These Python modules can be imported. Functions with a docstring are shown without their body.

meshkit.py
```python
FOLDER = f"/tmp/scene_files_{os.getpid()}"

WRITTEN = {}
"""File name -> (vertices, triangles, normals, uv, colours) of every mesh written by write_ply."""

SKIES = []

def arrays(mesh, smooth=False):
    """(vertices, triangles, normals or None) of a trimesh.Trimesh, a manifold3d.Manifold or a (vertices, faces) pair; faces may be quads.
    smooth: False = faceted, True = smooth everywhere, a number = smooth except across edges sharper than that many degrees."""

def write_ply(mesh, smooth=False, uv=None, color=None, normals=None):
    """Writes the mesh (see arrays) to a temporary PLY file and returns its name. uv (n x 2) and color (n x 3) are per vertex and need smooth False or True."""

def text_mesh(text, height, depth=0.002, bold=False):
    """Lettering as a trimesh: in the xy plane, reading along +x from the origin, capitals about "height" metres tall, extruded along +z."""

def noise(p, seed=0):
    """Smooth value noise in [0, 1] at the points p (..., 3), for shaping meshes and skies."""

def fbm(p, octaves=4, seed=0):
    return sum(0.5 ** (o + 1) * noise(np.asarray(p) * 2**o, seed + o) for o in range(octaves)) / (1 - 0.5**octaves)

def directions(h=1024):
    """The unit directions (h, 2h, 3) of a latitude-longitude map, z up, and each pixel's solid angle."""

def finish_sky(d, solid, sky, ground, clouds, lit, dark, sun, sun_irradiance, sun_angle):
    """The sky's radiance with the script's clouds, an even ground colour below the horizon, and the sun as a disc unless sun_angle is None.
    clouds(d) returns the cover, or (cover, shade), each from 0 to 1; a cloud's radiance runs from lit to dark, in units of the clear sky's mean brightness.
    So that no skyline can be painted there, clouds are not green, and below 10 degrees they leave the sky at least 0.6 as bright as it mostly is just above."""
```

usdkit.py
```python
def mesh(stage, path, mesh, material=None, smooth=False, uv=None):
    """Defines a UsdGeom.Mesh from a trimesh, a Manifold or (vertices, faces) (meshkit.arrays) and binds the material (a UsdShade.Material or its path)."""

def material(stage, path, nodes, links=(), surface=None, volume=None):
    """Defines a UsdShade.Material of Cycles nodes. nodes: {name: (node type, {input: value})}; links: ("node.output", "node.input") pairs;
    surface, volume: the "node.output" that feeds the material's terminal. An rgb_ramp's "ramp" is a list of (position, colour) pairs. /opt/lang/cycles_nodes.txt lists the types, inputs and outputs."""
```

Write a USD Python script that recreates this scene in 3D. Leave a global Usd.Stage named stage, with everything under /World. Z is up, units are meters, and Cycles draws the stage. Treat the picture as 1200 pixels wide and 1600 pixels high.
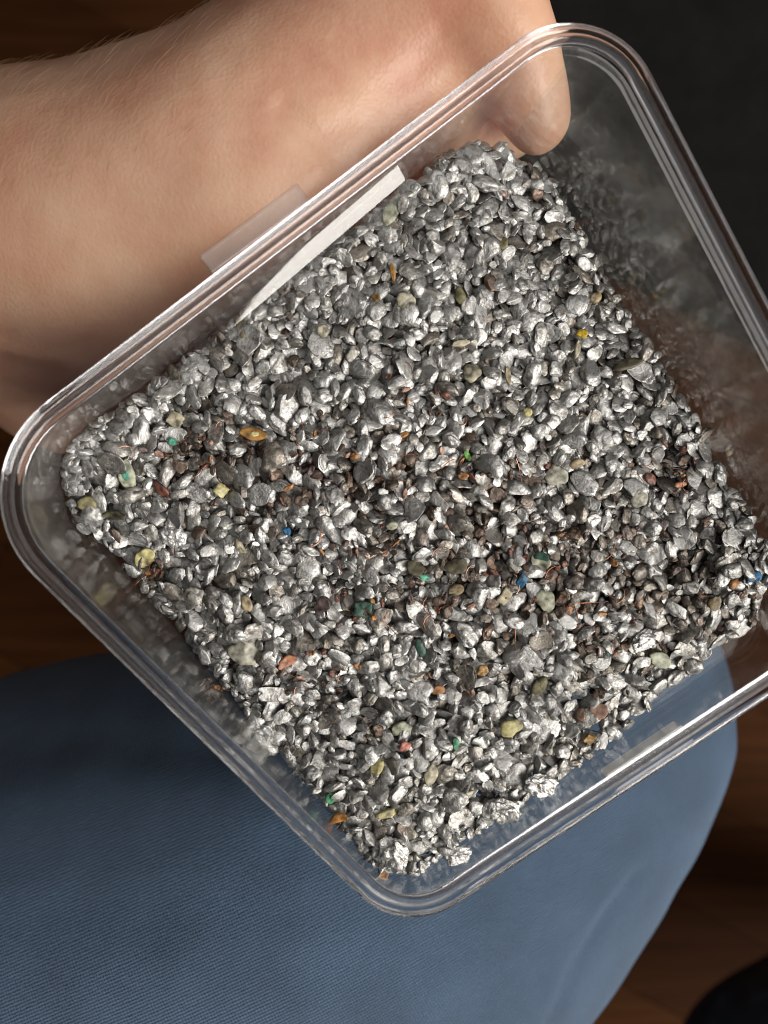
import math, random
import numpy as np, trimesh, manifold3d, usdkit, meshkit
from shapely.geometry import Polygon, Point
from pxr import Usd, UsdGeom, UsdLux, UsdShade, Gf, Sdf, Vt

rng = np.random.default_rng(7)
stage = Usd.Stage.CreateInMemory()
UsdGeom.SetStageUpAxis(stage, 'Z'); UsdGeom.SetStageMetersPerUnit(stage, 1.0)
W = UsdGeom.Xform.Define(stage, '/World')

# ------------------------------------------------------------------ camera
CAM_H, FPX = 0.80, 1500.0            # camera height above the wooden floor; focal length in pixels of a 1200 px wide picture
cam = UsdGeom.Camera.Define(stage, '/World/camera')
cam.AddTranslateOp().Set(Gf.Vec3d(0, 0, CAM_H))
cam.CreateHorizontalApertureAttr(24.0); cam.CreateFocalLengthAttr(24.0 * FPX / 1200)
cam.CreateClippingRangeAttr(Gf.Vec2f(0.02, 100))
cam.CreateFStopAttr(14.0); cam.CreateFocusDistanceAttr(0.178)
cam.CreateExposureAttr(0.04)

def P(px, py, depth):                # a point of the place given by where it shows and how far it lies from the lens
    return np.array([(px - 600) / FPX * depth, -(py - 800) / FPX * depth, CAM_H - depth])

# ------------------------------------------------------------------ lamps: a window to the lower right, a dim bright ceiling
def rect(name, pos, target, w, h, intensity, color):
    L = UsdLux.RectLight.Define(stage, '/World/' + name)
    L.CreateWidthAttr(w); L.CreateHeightAttr(h); L.CreateIntensityAttr(intensity); L.CreateColorAttr(Gf.Vec3f(*color))
    pos, target = np.array(pos, float), np.array(target, float)
    z = pos - target; z /= np.linalg.norm(z)
    x = np.cross([0, 1, 0.01], z); x /= np.linalg.norm(x); y = np.cross(z, x)
    m = Gf.Matrix4d(*x, 0, *y, 0, *z, 0, *pos, 1)
    L.AddTransformOp().Set(m)
    return L
rect('window_light', (1.30, -0.90, 1.62), (0, 0, 0.62), 1.0, 1.2, 14.0, (1.0, 0.955, 0.885))
rect('ceiling_light', (0.75, 0.25, 2.5), (0, 0, 0.6), 2.2, 2.2, 1.15, (1.0, 0.95, 0.9))

# ------------------------------------------------------------------ materials
LK = '/World/Looks/'
def mat(name, nodes, links, surface='p.BSDF'):
    return usdkit.material(stage, LK + name, nodes, links, surface=surface)

def chip_mat(name, c, rough=0.45, var=0.25, scale=900, metallic=0.0):
    c = np.array(c)
    return mat(name, {'t': ('texture_coordinate', {}), 'n': ('noise_texture', {'scale': scale, 'detail': 4}),
                      'r': ('rgb_ramp', {'ramp': [(0.3, tuple(c * (1 - var * 1.6))), (0.55, tuple(c)), (0.75, tuple(np.minimum(c * (1 + var) + 0.02, 0.9)))]}),
                      'b': ('bump', {'strength': 0.5, 'distance': 0.0003}),
                      'p': ('principled_bsdf', {'roughness': rough, 'metallic': metallic, 'specular_ior_level': 0.5})},
               [('t.object', 'n.vector'), ('n.fac', 'r.fac'), ('r.color', 'p.base_color'), ('n.fac', 'b.height'), ('b.normal', 'p.normal')])

def metal_mat(name, ramp, bump=0.55):
    return mat(name, {'t': ('geometry', {}), 'o': ('object_info', {}),
                      'n': ('noise_texture', {'scale': 750, 'detail': 4, 'roughness': 0.6}),
                      'n2': ('noise_texture', {'scale': 2600, 'detail': 2}),
                      'r': ('rgb_ramp', {'ramp': ramp}),
                      'dr': ('rgb_ramp', {'ramp': [(0.32, (0.5, 0.46, 0.42)), (0.5, (1, 1, 1))]}),
                      'mx': ('mix_color', {'blend_type': 'multiply', 'fac': 1.0}),
                      'rr': ('map_range', {'from_min': 0.3, 'from_max': 0.7, 'to_min': 0.45, 'to_max': 0.70}),
                      'b': ('bump', {'strength': bump, 'distance': 0.0004}), 'b2': ('bump', {'strength': 0.45, 'distance': 0.00014}),
                      'p': ('principled_bsdf', {'metallic': 1.0})},
               [('t.position', 'n.vector'), ('t.position', 'n2.vector'), ('o.random', 'r.fac'), ('r.color', 'mx.a'), ('n.fac', 'dr.fac'), ('dr.color', 'mx.b'),
                ('mx.result', 'p.base_color'), ('n2.fac', 'rr.value'), ('rr.result', 'p.roughness'),
                ('n.fac', 'b.height'), ('n2.fac', 'b2.height'), ('b.normal', 'b2.normal'), ('b2.normal', 'p.normal')])
M_METAL = metal_mat('grey_metal', [(0, (0.44, 0.437, 0.43)), (0.35, (0.51, 0.51, 0.505)), (0.7, (0.385, 0.385, 0.38)), (0.82, (0.34, 0.33, 0.31)), (0.9, (0.26, 0.235, 0.205)), (1, (0.57, 0.57, 0.565))])
M_DULL = metal_mat('dull_brown_metal', [(0, (0.16, 0.14, 0.12)), (0.3, (0.25, 0.23, 0.21)), (0.6, (0.13, 0.095, 0.075)), (0.75, (0.20, 0.19, 0.18)), (1, (0.22, 0.15, 0.115))])
M_FOIL = metal_mat('foil_metal', [(0, (0.62, 0.62, 0.61)), (1, (0.66, 0.66, 0.66))], 0.9)

def clear(name, tint, base, rough, bumpy, scuff=0.0, gain=0.65):
    """clear polystyrene sheet: most light passes, grazing light is mirrored"""
    return mat(name, {'t': ('texture_coordinate', {}), 'n': ('noise_texture', {'scale': 160, 'detail': 2}), 'b': ('bump', {'strength': bumpy, 'distance': 0.0006}),
                      'l': ('layer_weight', {'blend': 0.5}), 'pw': ('math', {'math_type': 'power', 'value2': 4.0}),
                      'ma': ('math', {'math_type': 'multiply_add', 'value2': gain, 'value3': base}),
                      'tr': ('transparent_bsdf', {'color': tint}), 'g': ('glossy_bsdf', {'roughness': rough, 'color': (0.95, 0.95, 0.95)}), 'm': ('mix_closure', {}),
                      'sn': ('noise_texture', {'scale': 90, 'detail': 6, 'roughness': 0.7}), 'sr': ('map_range', {'from_min': 0.35, 'from_max': 0.75, 'to_min': scuff * 0.5, 'to_max': scuff * 1.8}), 'sd': ('diffuse_bsdf', {'color': (0.8, 0.79, 0.77)}), 'ms': ('mix_closure', {})},
               [('t.object', 'sn.vector'), ('sn.fac', 'sr.value'), ('sr.result', 'ms.fac'), ('m.closure', 'ms.closure1'), ('sd.BSDF', 'ms.closure2'), ('t.object', 'n.vector'), ('n.fac', 'b.height'), ('b.normal', 'g.normal'), ('l.facing', 'pw.value1'), ('pw.value', 'ma.value1'), ('ma.value', 'm.fac'),
                ('tr.BSDF', 'm.closure1'), ('g.BSDF', 'm.closure2')], 'ms.closure')
M_TRAY = clear('clear_plastic_base', (0.965, 0.965, 0.96), 0.04, 0.08, 0.12, 0.016)
M_WALL = {'hand': clear('clear_plastic_hand_side', (0.965, 0.965, 0.96), 0.05, 0.08, 0.12, 0.03), 'far': clear('clear_plastic_scuffed_side', (0.94, 0.94, 0.93), 0.15, 0.09, 0.22, 0.040),
          'lap': clear('clear_plastic_lap_side', (0.965, 0.965, 0.96), 0.025, 0.10, 0.12, 0.012, 0.28), 'left': clear('clear_plastic_left_side', (0.95, 0.95, 0.94), 0.05, 0.13, 0.2, 0.03, 0.45)}
M_LEDGE = clear('clear_plastic_ledge', (0.93, 0.93, 0.93), 0.055, 0.03, 0.0)
M_RIM = mat('clear_plastic_rim', {'g': ('glass_bsdf', {'color': (0.96, 0.96, 0.975), 'roughness': 0.06, 'IOR': 1.5}), 'tr': ('transparent_bsdf', {'color': (0.9, 0.9, 0.92)}), 'd': ('translucent_bsdf', {'color': (0.7, 0.7, 0.74)}),
                                  'd2': ('diffuse_bsdf', {'color': (0.7, 0.7, 0.74)}), 'm0': ('mix_closure', {'fac': 0.5}), 'm1': ('mix_closure', {'fac': 0.22}), 'm2': ('mix_closure', {'fac': 0.012})},
            [('g.BSDF', 'm1.closure1'), ('tr.BSDF', 'm1.closure2'), ('d.BSDF', 'm0.closure1'), ('d2.BSDF', 'm0.closure2'), ('m1.closure', 'm2.closure1'), ('m0.closure', 'm2.closure2')], 'm2.closure')
M_TAB = mat('frosted_tab', {'tr': ('transparent_bsdf', {'color': (0.92, 0.92, 0.92)}), 'd': ('diffuse_bsdf', {'color': (0.75, 0.74, 0.73)}), 'g': ('glossy_bsdf', {'roughness': 0.18}),
                            'm1': ('mix_closure', {'fac': 0.06}), 'm2': ('mix_closure', {'fac': 0.06})},
            [('tr.BSDF', 'm1.closure1'), ('d.BSDF', 'm1.closure2'), ('m1.closure', 'm2.closure1'), ('g.BSDF', 'm2.closure2')], 'm2.closure')
M_TAB2 = mat('matt_tab', {'tr': ('transparent_bsdf', {'color': (0.9, 0.9, 0.9)}), 'd': ('diffuse_bsdf', {'color': (0.85, 0.85, 0.85)}), 'm': ('mix_closure', {'fac': 0.5})}, [('tr.BSDF', 'm.closure1'), ('d.BSDF', 'm.closure2')], 'm.closure')
M_SKIN = mat('skin', {'t': ('texture_coordinate', {}),
                      'n': ('noise_texture', {'scale': 38, 'detail': 6, 'roughness': 0.65}), 'v': ('voronoi_texture', {'scale': 1300, 'feature': 'f1'}),
                      'n3': ('noise_texture', {'scale': 500, 'detail': 3}),
                      'r': ('rgb_ramp', {'ramp': [(0.30, (0.57, 0.265, 0.175)), (0.46, (0.65, 0.365, 0.245)), (0.68, (0.72, 0.46, 0.325))]}),
                      'ad': ('math', {'math_type': 'multiply_add', 'value2': 0.7}),
                      'b': ('bump', {'strength': 0.19, 'distance': 0.0004}),
                      'p': ('principled_bsdf', {'roughness': 0.40, 'subsurface_weight': 0.28, 'subsurface_scale': 0.004, 'subsurface_radius': (1, 0.35, 0.18), 'specular_ior_level': 0.45})},
             [('t.object', 'n.vector'), ('t.object', 'v.vector'), ('t.object', 'n3.vector'), ('n.fac', 'r.fac'), ('r.color', 'p.base_color'),
              ('v.distance', 'ad.value1'), ('n3.fac', 'ad.value3'), ('ad.value', 'b.height'), ('b.normal', 'p.normal')])
M_HAIR = mat('arm_hair', {'p': ('principled_bsdf', {'base_color': (0.42, 0.25, 0.14), 'roughness': 0.35})}, [])
M_DENIM = mat('blue_twill', {'t': ('texture_coordinate', {}),
                             'mp': ('mapping', {'rotation': (0, 0, math.radians(-112))}), 'mp2': ('mapping', {'rotation': (0, 0, math.radians(-28))}),
                             'w': ('wave_texture', {'scale': 430, 'distortion': 1.4, 'detail': 2, 'detail_scale': 1.5}),
                             'w2': ('wave_texture', {'scale': 430, 'distortion': 1.4, 'detail': 2, 'detail_scale': 1.5}),
                             'n': ('noise_texture', {'scale': 60, 'detail': 5}), 'n2': ('noise_texture', {'scale': 1500, 'detail': 2}),
                             'ml': ('math', {'math_type': 'multiply_add', 'value2': 0.75}), 'ad': ('math', {'math_type': 'multiply_add', 'value2': 0.35}),
                             'r': ('rgb_ramp', {'ramp': [(0.25, (0.032, 0.072, 0.138)), (0.8, (0.074, 0.142, 0.248)), (1.0, (0.115, 0.20, 0.33))]}),
                             'hs': ('hsv', {'saturation': 1.0}), 'nv': ('map_range', {'from_min': 0.3, 'from_max': 0.7, 'to_min': 0.85, 'to_max': 1.12}),
                             'b': ('bump', {'strength': 1.0, 'distance': 0.0007}),
                             'p': ('principled_bsdf', {'roughness': 0.75, 'sheen_weight': 0.12, 'sheen_roughness': 0.5, 'specular_ior_level': 0.25})},
              [('t.object', 'mp.vector'), ('t.object', 'mp2.vector'), ('mp.vector', 'w.vector'), ('mp2.vector', 'w2.vector'), ('t.object', 'n.vector'), ('t.object', 'n2.vector'),
               ('w2.fac', 'ml.value1'), ('w.fac', 'ml.value3'), ('n2.fac', 'ad.value1'), ('ml.value', 'ad.value3'), ('ad.value', 'r.fac'), ('n.fac', 'nv.value'), ('nv.result', 'hs.value'),
               ('r.color', 'hs.color'), ('hs.color', 'p.base_color'), ('ad.value', 'b.height'), ('b.normal', 'p.normal')])
M_SHOE = chip_mat('black_leather', (0.010, 0.011, 0.014), 0.6, 0.2, 60)
M_RUG = mat('black_felt', {'t': ('texture_coordinate', {}), 'n': ('noise_texture', {'scale': 25, 'detail': 6, 'roughness': 0.7}), 'n2': ('noise_texture', {'scale': 400, 'detail': 3}),
                           'r': ('rgb_ramp', {'ramp': [(0.3, (0.0055, 0.0055, 0.0053)), (0.7, (0.011, 0.011, 0.0100))]}), 'b': ('bump', {'strength': 0.8, 'distance': 0.002}),
                           'p': ('principled_bsdf', {'roughness': 0.95, 'specular_ior_level': 0.15})},
            [('t.object', 'n.vector'), ('t.object', 'n2.vector'), ('n.fac', 'r.fac'), ('r.color', 'p.base_color'), ('n2.fac', 'b.height'), ('b.normal', 'p.normal')])
def wood(name, c):
    c = np.array(c)
    return mat(name, {'t': ('texture_coordinate', {}), 'mp': ('mapping', {'rotation': (0, 0, math.radians(28)), 'scale': (2.0, 26.0, 10.0)}),
                      'n': ('noise_texture', {'scale': 3.0, 'detail': 6, 'roughness': 0.6, 'distortion': 0.6}),
                      'r': ('rgb_ramp', {'ramp': [(0.3, tuple(c * 0.6)), (0.55, tuple(c)), (0.75, tuple(c * 1.35))]}),
                      'p': ('principled_bsdf', {'roughness': 0.6, 'specular_ior_level': 0.03})},
               [('t.object', 'mp.vector'), ('mp.vector', 'n.vector'), ('n.fac', 'r.fac'), ('r.color', 'p.base_color')])
M_WOOD = [wood('brown_wood_%s' % n, c) for n, c in zip(('mid', 'dark', 'warm'), ((0.046, 0.017, 0.006), (0.038, 0.0135, 0.0048), (0.052, 0.019, 0.0062)))]

# ------------------------------------------------------------------ naming helpers
taken = {}
def free(parent, name):
    k = taken.get((parent, name), 0); taken[(parent, name)] = k + 1
    return f'{parent}/{name}' + (f'_{k:03d}' if k else '')
def tag(prim, label=None, cat=None, group=None, kind=None):
    prim = prim.GetPrim() if hasattr(prim, 'GetPrim') else prim
    for k, v in (('label', label), ('category', cat), ('group', group), ('kind', kind)):
        if v: prim.SetCustomDataByKey(k, v)
    return prim
def thing(name, label=None, cat=None, group=None, kind=None):
    x = UsdGeom.Xform.Define(stage, free('/World', name)); tag(x, label, cat, group, kind)
    return str(x.GetPath())
def obj(name, mesh, material, parent='/World', smooth=False, **kw):
    m = usdkit.mesh(stage, free(parent, name), mesh, material, smooth=smooth); tag(m, **kw)
    return str(m.GetPath())

# ------------------------------------------------------------------ floor of wooden boards, black rug
fl = thing('floor', kind='structure')
ang = math.radians(-28); ca, sa = math.cos(ang), math.sin(ang)
def board(i, j, u0, u1, v0, v1, dz):
    b = trimesh.creation.box((u1 - u0, v1 - v0, 0.018)); b.apply_translation(((u0 + u1) / 2, (v0 + v1) / 2, -0.009 + dz))
    b.apply_transform(trimesh.transformations.rotation_matrix(ang, (0, 0, 1)))
    obj('plank', b, M_WOOD[(i * 2 + j) % 3], fl)
pw = 0.085
for i in range(-9, 9):
    cuts = [-0.9, -0.25 + 0.37 * ((i * 5) % 4) / 2 - 0.2, 0.9]
    for j in range(2):
        board(i, j, cuts[j] + 0.0006, cuts[j + 1] - 0.0006, i * pw + 0.0003, (i + 1) * pw - 0.0003, 0.0004 * ((i * 7 + j * 3) % 3))
sub = trimesh.creation.box((2.2, 2.0, 0.01)); sub.apply_translation((0, 0, -0.026)); obj('subfloor', sub, M_SHOE, fl)
rp = [P(x, y, 0.79)[:2] for x, y in ((590, -420), (640, -40), (705, 330), (1010, 455), (1290, 590), (1700, 720), (2000, 100), (1500, -420))]
rug = trimesh.creation.extrude_polygon(Polygon(rp).buffer(-0.02).buffer(0.02), 0.009, engine='earcut'); rug.apply_translation((0, 0, 0.0025))
obj('black_rug', rug, M_RUG, label='black felt rug on the brown floor behind the far corner of the box', cat='rug')

# ------------------------------------------------------------------ the clear box: local frame x along the hand side, y away from it, z into the box
BM = np.array([[0.8099378983693174, 0.5807648929309601, -0.08193131223154837], [-0.5824778049420472, 0.8128385119721014, 0.003627699667053088], [0.06870376652693519, 0.044784959460405754, 0.9966313761221558]])
BT = np.array([0.015232449990813307, -0.0024802900538816483, 0.15691751826440237])
U, _, Vh = np.linalg.svd(BM); BM = U @ Vh
def box2w(p):
    c = np.asarray(p, float) @ BM.T + BT
    return np.stack([c[..., 0], -c[..., 1], CAM_H - c[..., 2]], -1)
def w2box(p):
    p = np.asarray(p, float); c = np.stack([p[..., 0], -p[..., 1], CAM_H - p[..., 2]], -1)
    return (c - BT) @ BM
def w2px(p):
    p = np.asarray(p, float); d = CAM_H - p[..., 2]
    return np.stack([600 + FPX * p[..., 0] / d, 800 - FPX * p[..., 1] / d], -1)
HB = 0.031
RIMQ = np.array([[-68.2, -51.3], [67.6, -58.2], [52.5, 58.5], [-51.8, 51.6]]) / 1000      # corners: left, top, right, bottom of the photo
FLQ = np.array([[-58.2, -47.6], [45.5, -52.0], [34.9, 60.0], [-53.8, 55.4]]) / 1000
def rounded(q, radii, na=14, ns=10):
    out, n = [], len(q); arcs = []
    for i in range(n):
        p, a, b = q[i], q[i - 1], q[(i + 1) % n]
        u, v = (a - p) / np.linalg.norm(a - p), (b - p) / np.linalg.norm(b - p)
        half = math.acos(np.clip(u @ v, -1, 1)) / 2; t = radii[i] / math.tan(half)
        c = p + (u + v) / np.linalg.norm(u + v) * radii[i] / math.sin(half)
        s, e = p + u * t - c, p + v * t - c
        a0, a1 = math.atan2(s[1], s[0]), math.atan2(e[1], e[0]); d = (a1 - a0 + math.pi) % (2 * math.pi) - math.pi
        arcs.append([c + radii[i] * np.array([math.cos(a0 + d * k / na), math.sin(a0 + d * k / na)]) for k in range(na + 1)])
    for i in range(n):
        out += arcs[i]; e, s = arcs[i][-1], arcs[(i + 1) % n][0]
        out += [e + (s - e) * k / ns for k in range(1, ns)]
    return np.array(out)
def normals2(pts):
    d = np.roll(pts, -1, 0) - np.roll(pts, 1, 0); d /= np.linalg.norm(d, axis=1, keepdims=True)
    n = np.stack([d[:, 1], -d[:, 0]], 1)
    return n if ((pts - pts.mean(0)) * n).sum() > 0 else -n
RIMO = rounded(RIMQ, (0.0185, 0.0150, 0.017, 0.0128)); NR = normals2(RIMO)
FLO = rounded(FLQ, (0.012, 0.012, 0.0075, 0.0095)); NF = normals2(FLO)
def inner(z): return (RIMO - NR * 0.0034) * (1 - z / HB) + FLO * (z / HB)
def outer(z): return (RIMO - NR * 0.0017) * (1 - z / HB) + (FLO + NF * 0.0016) * (z / HB)
NV = len(RIMO)
def loft(rings, close_first=False, close_last=False, loop=False):
    v = np.vstack(rings); f = []
    k = len(rings)
    for r in range(k if loop else k - 1):
        a, b = r * NV, ((r + 1) % k) * NV; i = np.arange(NV); j = (i + 1) % NV
        f.append(np.stack([a + i, a + j, b + j], 1)); f.append(np.stack([a + i, b + j, b + i], 1))
    for flag, r, flip in ((close_first, 0, True), (close_last, k - 1, False)):
        if flag:
            c = len(v); v = np.vstack([v, rings[r].mean(0)]); i = np.arange(NV); j = (i + 1) % NV
            t = np.stack([r * NV + i, r * NV + j, np.full(NV, c)], 1); f.append(t[:, ::-1] if flip else t)
    m = trimesh.Trimesh(v, np.vstack(f), process=False)
    return m
def ring(o, z): return np.c_[o, np.full(NV, z)]
ZT, fr = 0.0028, 0.0035
ir = [ring(inner(z), z) for z in np.linspace(ZT, HB - fr, 7)]
for th in np.linspace(15, 90, 6):
    t = math.radians(th); z = HB - fr + fr * math.sin(t); ir.append(ring(inner(z) - NF * fr * (1 - math.cos(t)), z))
orr = []
fo = 0.0042
for th in np.linspace(90, 15, 6):
    t = math.radians(th); z = HB + 0.0016 - fo + fo * math.sin(t); orr.append(ring(outer(z) - NF * fo * (1 - math.cos(t)), z))
orr += [ring(outer(z), z) for z in np.linspace(HB + 0.0016 - fo, ZT, 7)]
tray_rings = orr + ir
tray_m = loft(tray_rings, close_first=True, close_last=True)
tray_m.vertices = box2w(tray_m.vertices); tray_m.fix_normals()
bx = thing('clear_box', 'clear hard plastic box with rounded corners holding the grey metal granules', 'box')
fcol = np.where(tray_m.faces < NV * len(tray_rings), tray_m.faces % NV, 10 ** 6).min(1)
frow = np.where(tray_m.faces < NV * len(tray_rings), tray_m.faces // NV, 10 ** 6)
side_rows = ((frow >= 6) & (frow <= len(orr) + 6)).all(1)      # above the rounded foot
def part(mask, name, material):
    t = trimesh.Trimesh(tray_m.vertices, tray_m.faces[mask], process=False); t.remove_unreferenced_vertices(); obj(name, t, material, bx, smooth=35)
blk = NV // 4; sid = ((fcol - 7) % NV) // blk
for k, nm in enumerate(('hand', 'far', 'lap', 'left')): part(side_rows & (sid == k), 'side_wall', M_WALL[nm])
part(~side_rows, 'base', M_TRAY)
prof = [(0, 0.0010), (-0.00015, 0.0005), (-0.0006, 0.0001), (-0.0011, 0.00005), (-0.0015, 0.0003), (-0.0018, 0.0006), (-0.0021, 0.0003), (-0.0026, 0.0), (-0.0031, 0.0003), (-0.0034, 0.0009), (-0.00345, 0.0016), (-0.0033, 0.0023), (-0.0027, 0.0027), (-0.0009, 0.0027), (-0.0002, 0.0022)]
rim_m = loft([ring(RIMO + NR * o, z) for o, z in prof], loop=True)
rim_m.vertices = box2w(rim_m.vertices); rim_m.fix_normals()
obj('rim', rim_m, M_RIM, bx, smooth=60)
def bar(c0, c1, out, th, z0, z1, name, material):
    """a plate along a side: c0, c1 in the box's plan, out = direction and reach, from depth z0 to z1"""
    d = (c1 - c0) / np.linalg.norm(c1 - c0); n = out / np.linalg.norm(out)
    q = [c0, c1, c1 + n * th, c0 + n * th]
    pts = [(*p, z) for z in (z0, z1) for p in q]
    hull = manifold3d.Manifold.batch_hull([manifold3d.Manifold.sphere(0.0003, 12).translate(tuple(np.array(p) + np.r_[(np.mean(q, 0) - p[:2]) * 0.0, 0])) for p in pts])
    mm = hull.to_mesh(); t = trimesh.Trimesh(mm.vert_properties[:, :3], mm.tri_verts)
    t.vertices = box2w(t.vertices); t.fix_normals()
    return obj(name, t, material, bx, smooth=30)
def on_side(px, py, z):               # plan position of a pixel on the plane at depth z of the box
    d = np.array([(px - 600) / FPX, -(py - 800) / FPX, -1.0]); o = np.array([0, 0, CAM_H])
    a, b = w2box(o), w2box(o + d); k = (z - a[2]) / (b[2] - a[2])
    return (a + (b - a) * k)[:2]
c0, c1 = on_side(332, 424, 0.003), on_side(481, 314, 0.003)
bar(c0, c1, np.array([-0.03, -1.0]), 0.0030, 0.0026, 0.0044, 'latch_tab', M_TAB)
c0, c1 = on_side(944, 1206, 0.014), on_side(1056, 1131, 0.014)
bar(c0, c1, np.array([0.06, 1.0]), 0.0022, 0.0120, 0.0150, 'latch_tab', M_TAB2)
lz = [(0.0, 0.0042), (0.0023, 0.0056), (0.0038, 0.0098), (0.0, 0.0098)]        # ledge along the hand side: slanted top, steep front
e0, e1 = on_side(225, 545, 0.005), on_side(612, 250, 0.005)
e0, e1 = np.r_[e0[0], -0.0488], np.r_[e1[0], -0.0524]
hull = manifold3d.Manifold.batch_hull([manifold3d.Manifold.sphere(0.0003, 14).translate((e[0], e[1] + y, z + dz)) for e, dz in ((e0, 0.0085), (e1, 0.0)) for y, z in lz]).to_mesh()
lt = trimesh.Trimesh(hull.vert_properties[:, :3], hull.tri_verts); lt.vertices = box2w(lt.vertices); lt.fix_normals()
obj('inner_ledge', lt, M_LEDGE, bx, smooth=25)

# solid outline of the box, for pressing the hand against it
def solid(extra):
    rings = [ring(RIMO + NR * extra, -0.003), ring(RIMO + NR * extra, 0.003)] + [ring(outer(z) + NF * extra, z) for z in (0.0031, 0.012, HB - 0.003)] + [ring(outer(HB) - NF * (0.003 - extra), HB + 0.0018 + extra)]
    m = loft(rings, True, True); m.vertices = box2w(m.vertices); m.merge_vertices(); m.fix_normals()
    return manifold3d.Manifold(manifold3d.Mesh(m.vertices.astype(np.float32), m.faces.astype(np.uint32)))

# ------------------------------------------------------------------ the person: hand, trousers, shoe
def chain(nodes, seg=40):
    S = [manifold3d.Manifold.sphere(r, seg).translate(tuple(p)) for p, r in nodes]
    return manifold3d.Manifold.batch_boolean([manifold3d.Manifold.batch_hull([a, b]) for a, b in zip(S, S[1:])], manifold3d.OpType.Add)
def px_chain(rows): return chain([(P(x, y, d), r) for x, y, d, r in rows])
def fair(m, length, it):
    m = m.refine_to_length(length).to_mesh()
    t = trimesh.Trimesh(m.vert_properties[:, :3], m.tri_verts); t.merge_vertices()
    trimesh.smoothing.filter_taubin(t, 0.5, -0.51, iterations=it)
    return t
person = thing('person', 'person in blue trousers holding the clear box over the lap with one bare hand', 'person')
arm = [px_chain([(-420, 470, 0.2520, 0.04200), (-120, 400, 0.2340, 0.03847), (60, 378, 0.2240, 0.03751)]),
       px_chain([(60, 378, 0.2240, 0.03751), (200, 358, 0.2150, 0.03580), (380, 305, 0.2090, 0.03501)]),
       px_chain([(380, 305, 0.2090, 0.03501), (560, 130, 0.2020, 0.02711), (655, 50, 0.1940, 0.02025)]),
       px_chain([(120, 520, 0.2470, 0.03153), (420, 420, 0.2470, 0.03153), (560, 200, 0.2370, 0.02528)]),
       # thumb hooked round the corner of the box
       px_chain([(655, 50, 0.1940, 0.02025), (728, -8, 0.1850, 0.0142), (775, 40, 0.1830, 0.0112), (812, 110, 0.1870, 0.0088), (838, 188, 0.1900, 0.0072)])]
arm.append(px_chain([(520, 230, 0.218, 0.022), (690, 190, 0.212, 0.015), (812, 165, 0.205, 0.010)]))
# fingers under the box
for k, (x0, y0, x1, y1, x2, y2) in enumerate(((470, 300, 610, 420, 730, 560), (400, 400, 560, 560, 680, 700), (300, 480, 470, 660, 590, 790), (200, 560, 350, 720, 450, 830))):
    arm.append(px_chain([(x0, y0, 0.232, 0.0125), (x1, y1, 0.2160, 0.0098), (x2, y2, 0.2075, 0.0078)]))
armm = manifold3d.Manifold.batch_boolean(arm, manifold3d.OpType.Add)
ta = fair(armm, 0.0022, 14)
vn = ta.vertex_normals
pxs = w2px(ta.vertices)
amp = (meshkit.fbm(ta.vertices * 70, 3, 3) - 0.5) * 0.0012 + (meshkit.fbm(ta.vertices * 25, 2, 5) - 0.5) * 0.0030
def crease(pts, width, depth):
    pts = np.array(pts, float); d = np.full(len(pxs), 1e9)
    for a, b in zip(pts, pts[1:]):
        t = np.clip(((pxs - a) @ (b - a)) / ((b - a) @ (b - a)), 0, 1)
        d = np.minimum(d, np.linalg.norm(pxs - (a + t[:, None] * (b - a)), axis=1))
    return -depth * np.exp(-(d / width) ** 2)
front = np.clip(vn[:, 2], 0, 1)
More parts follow.
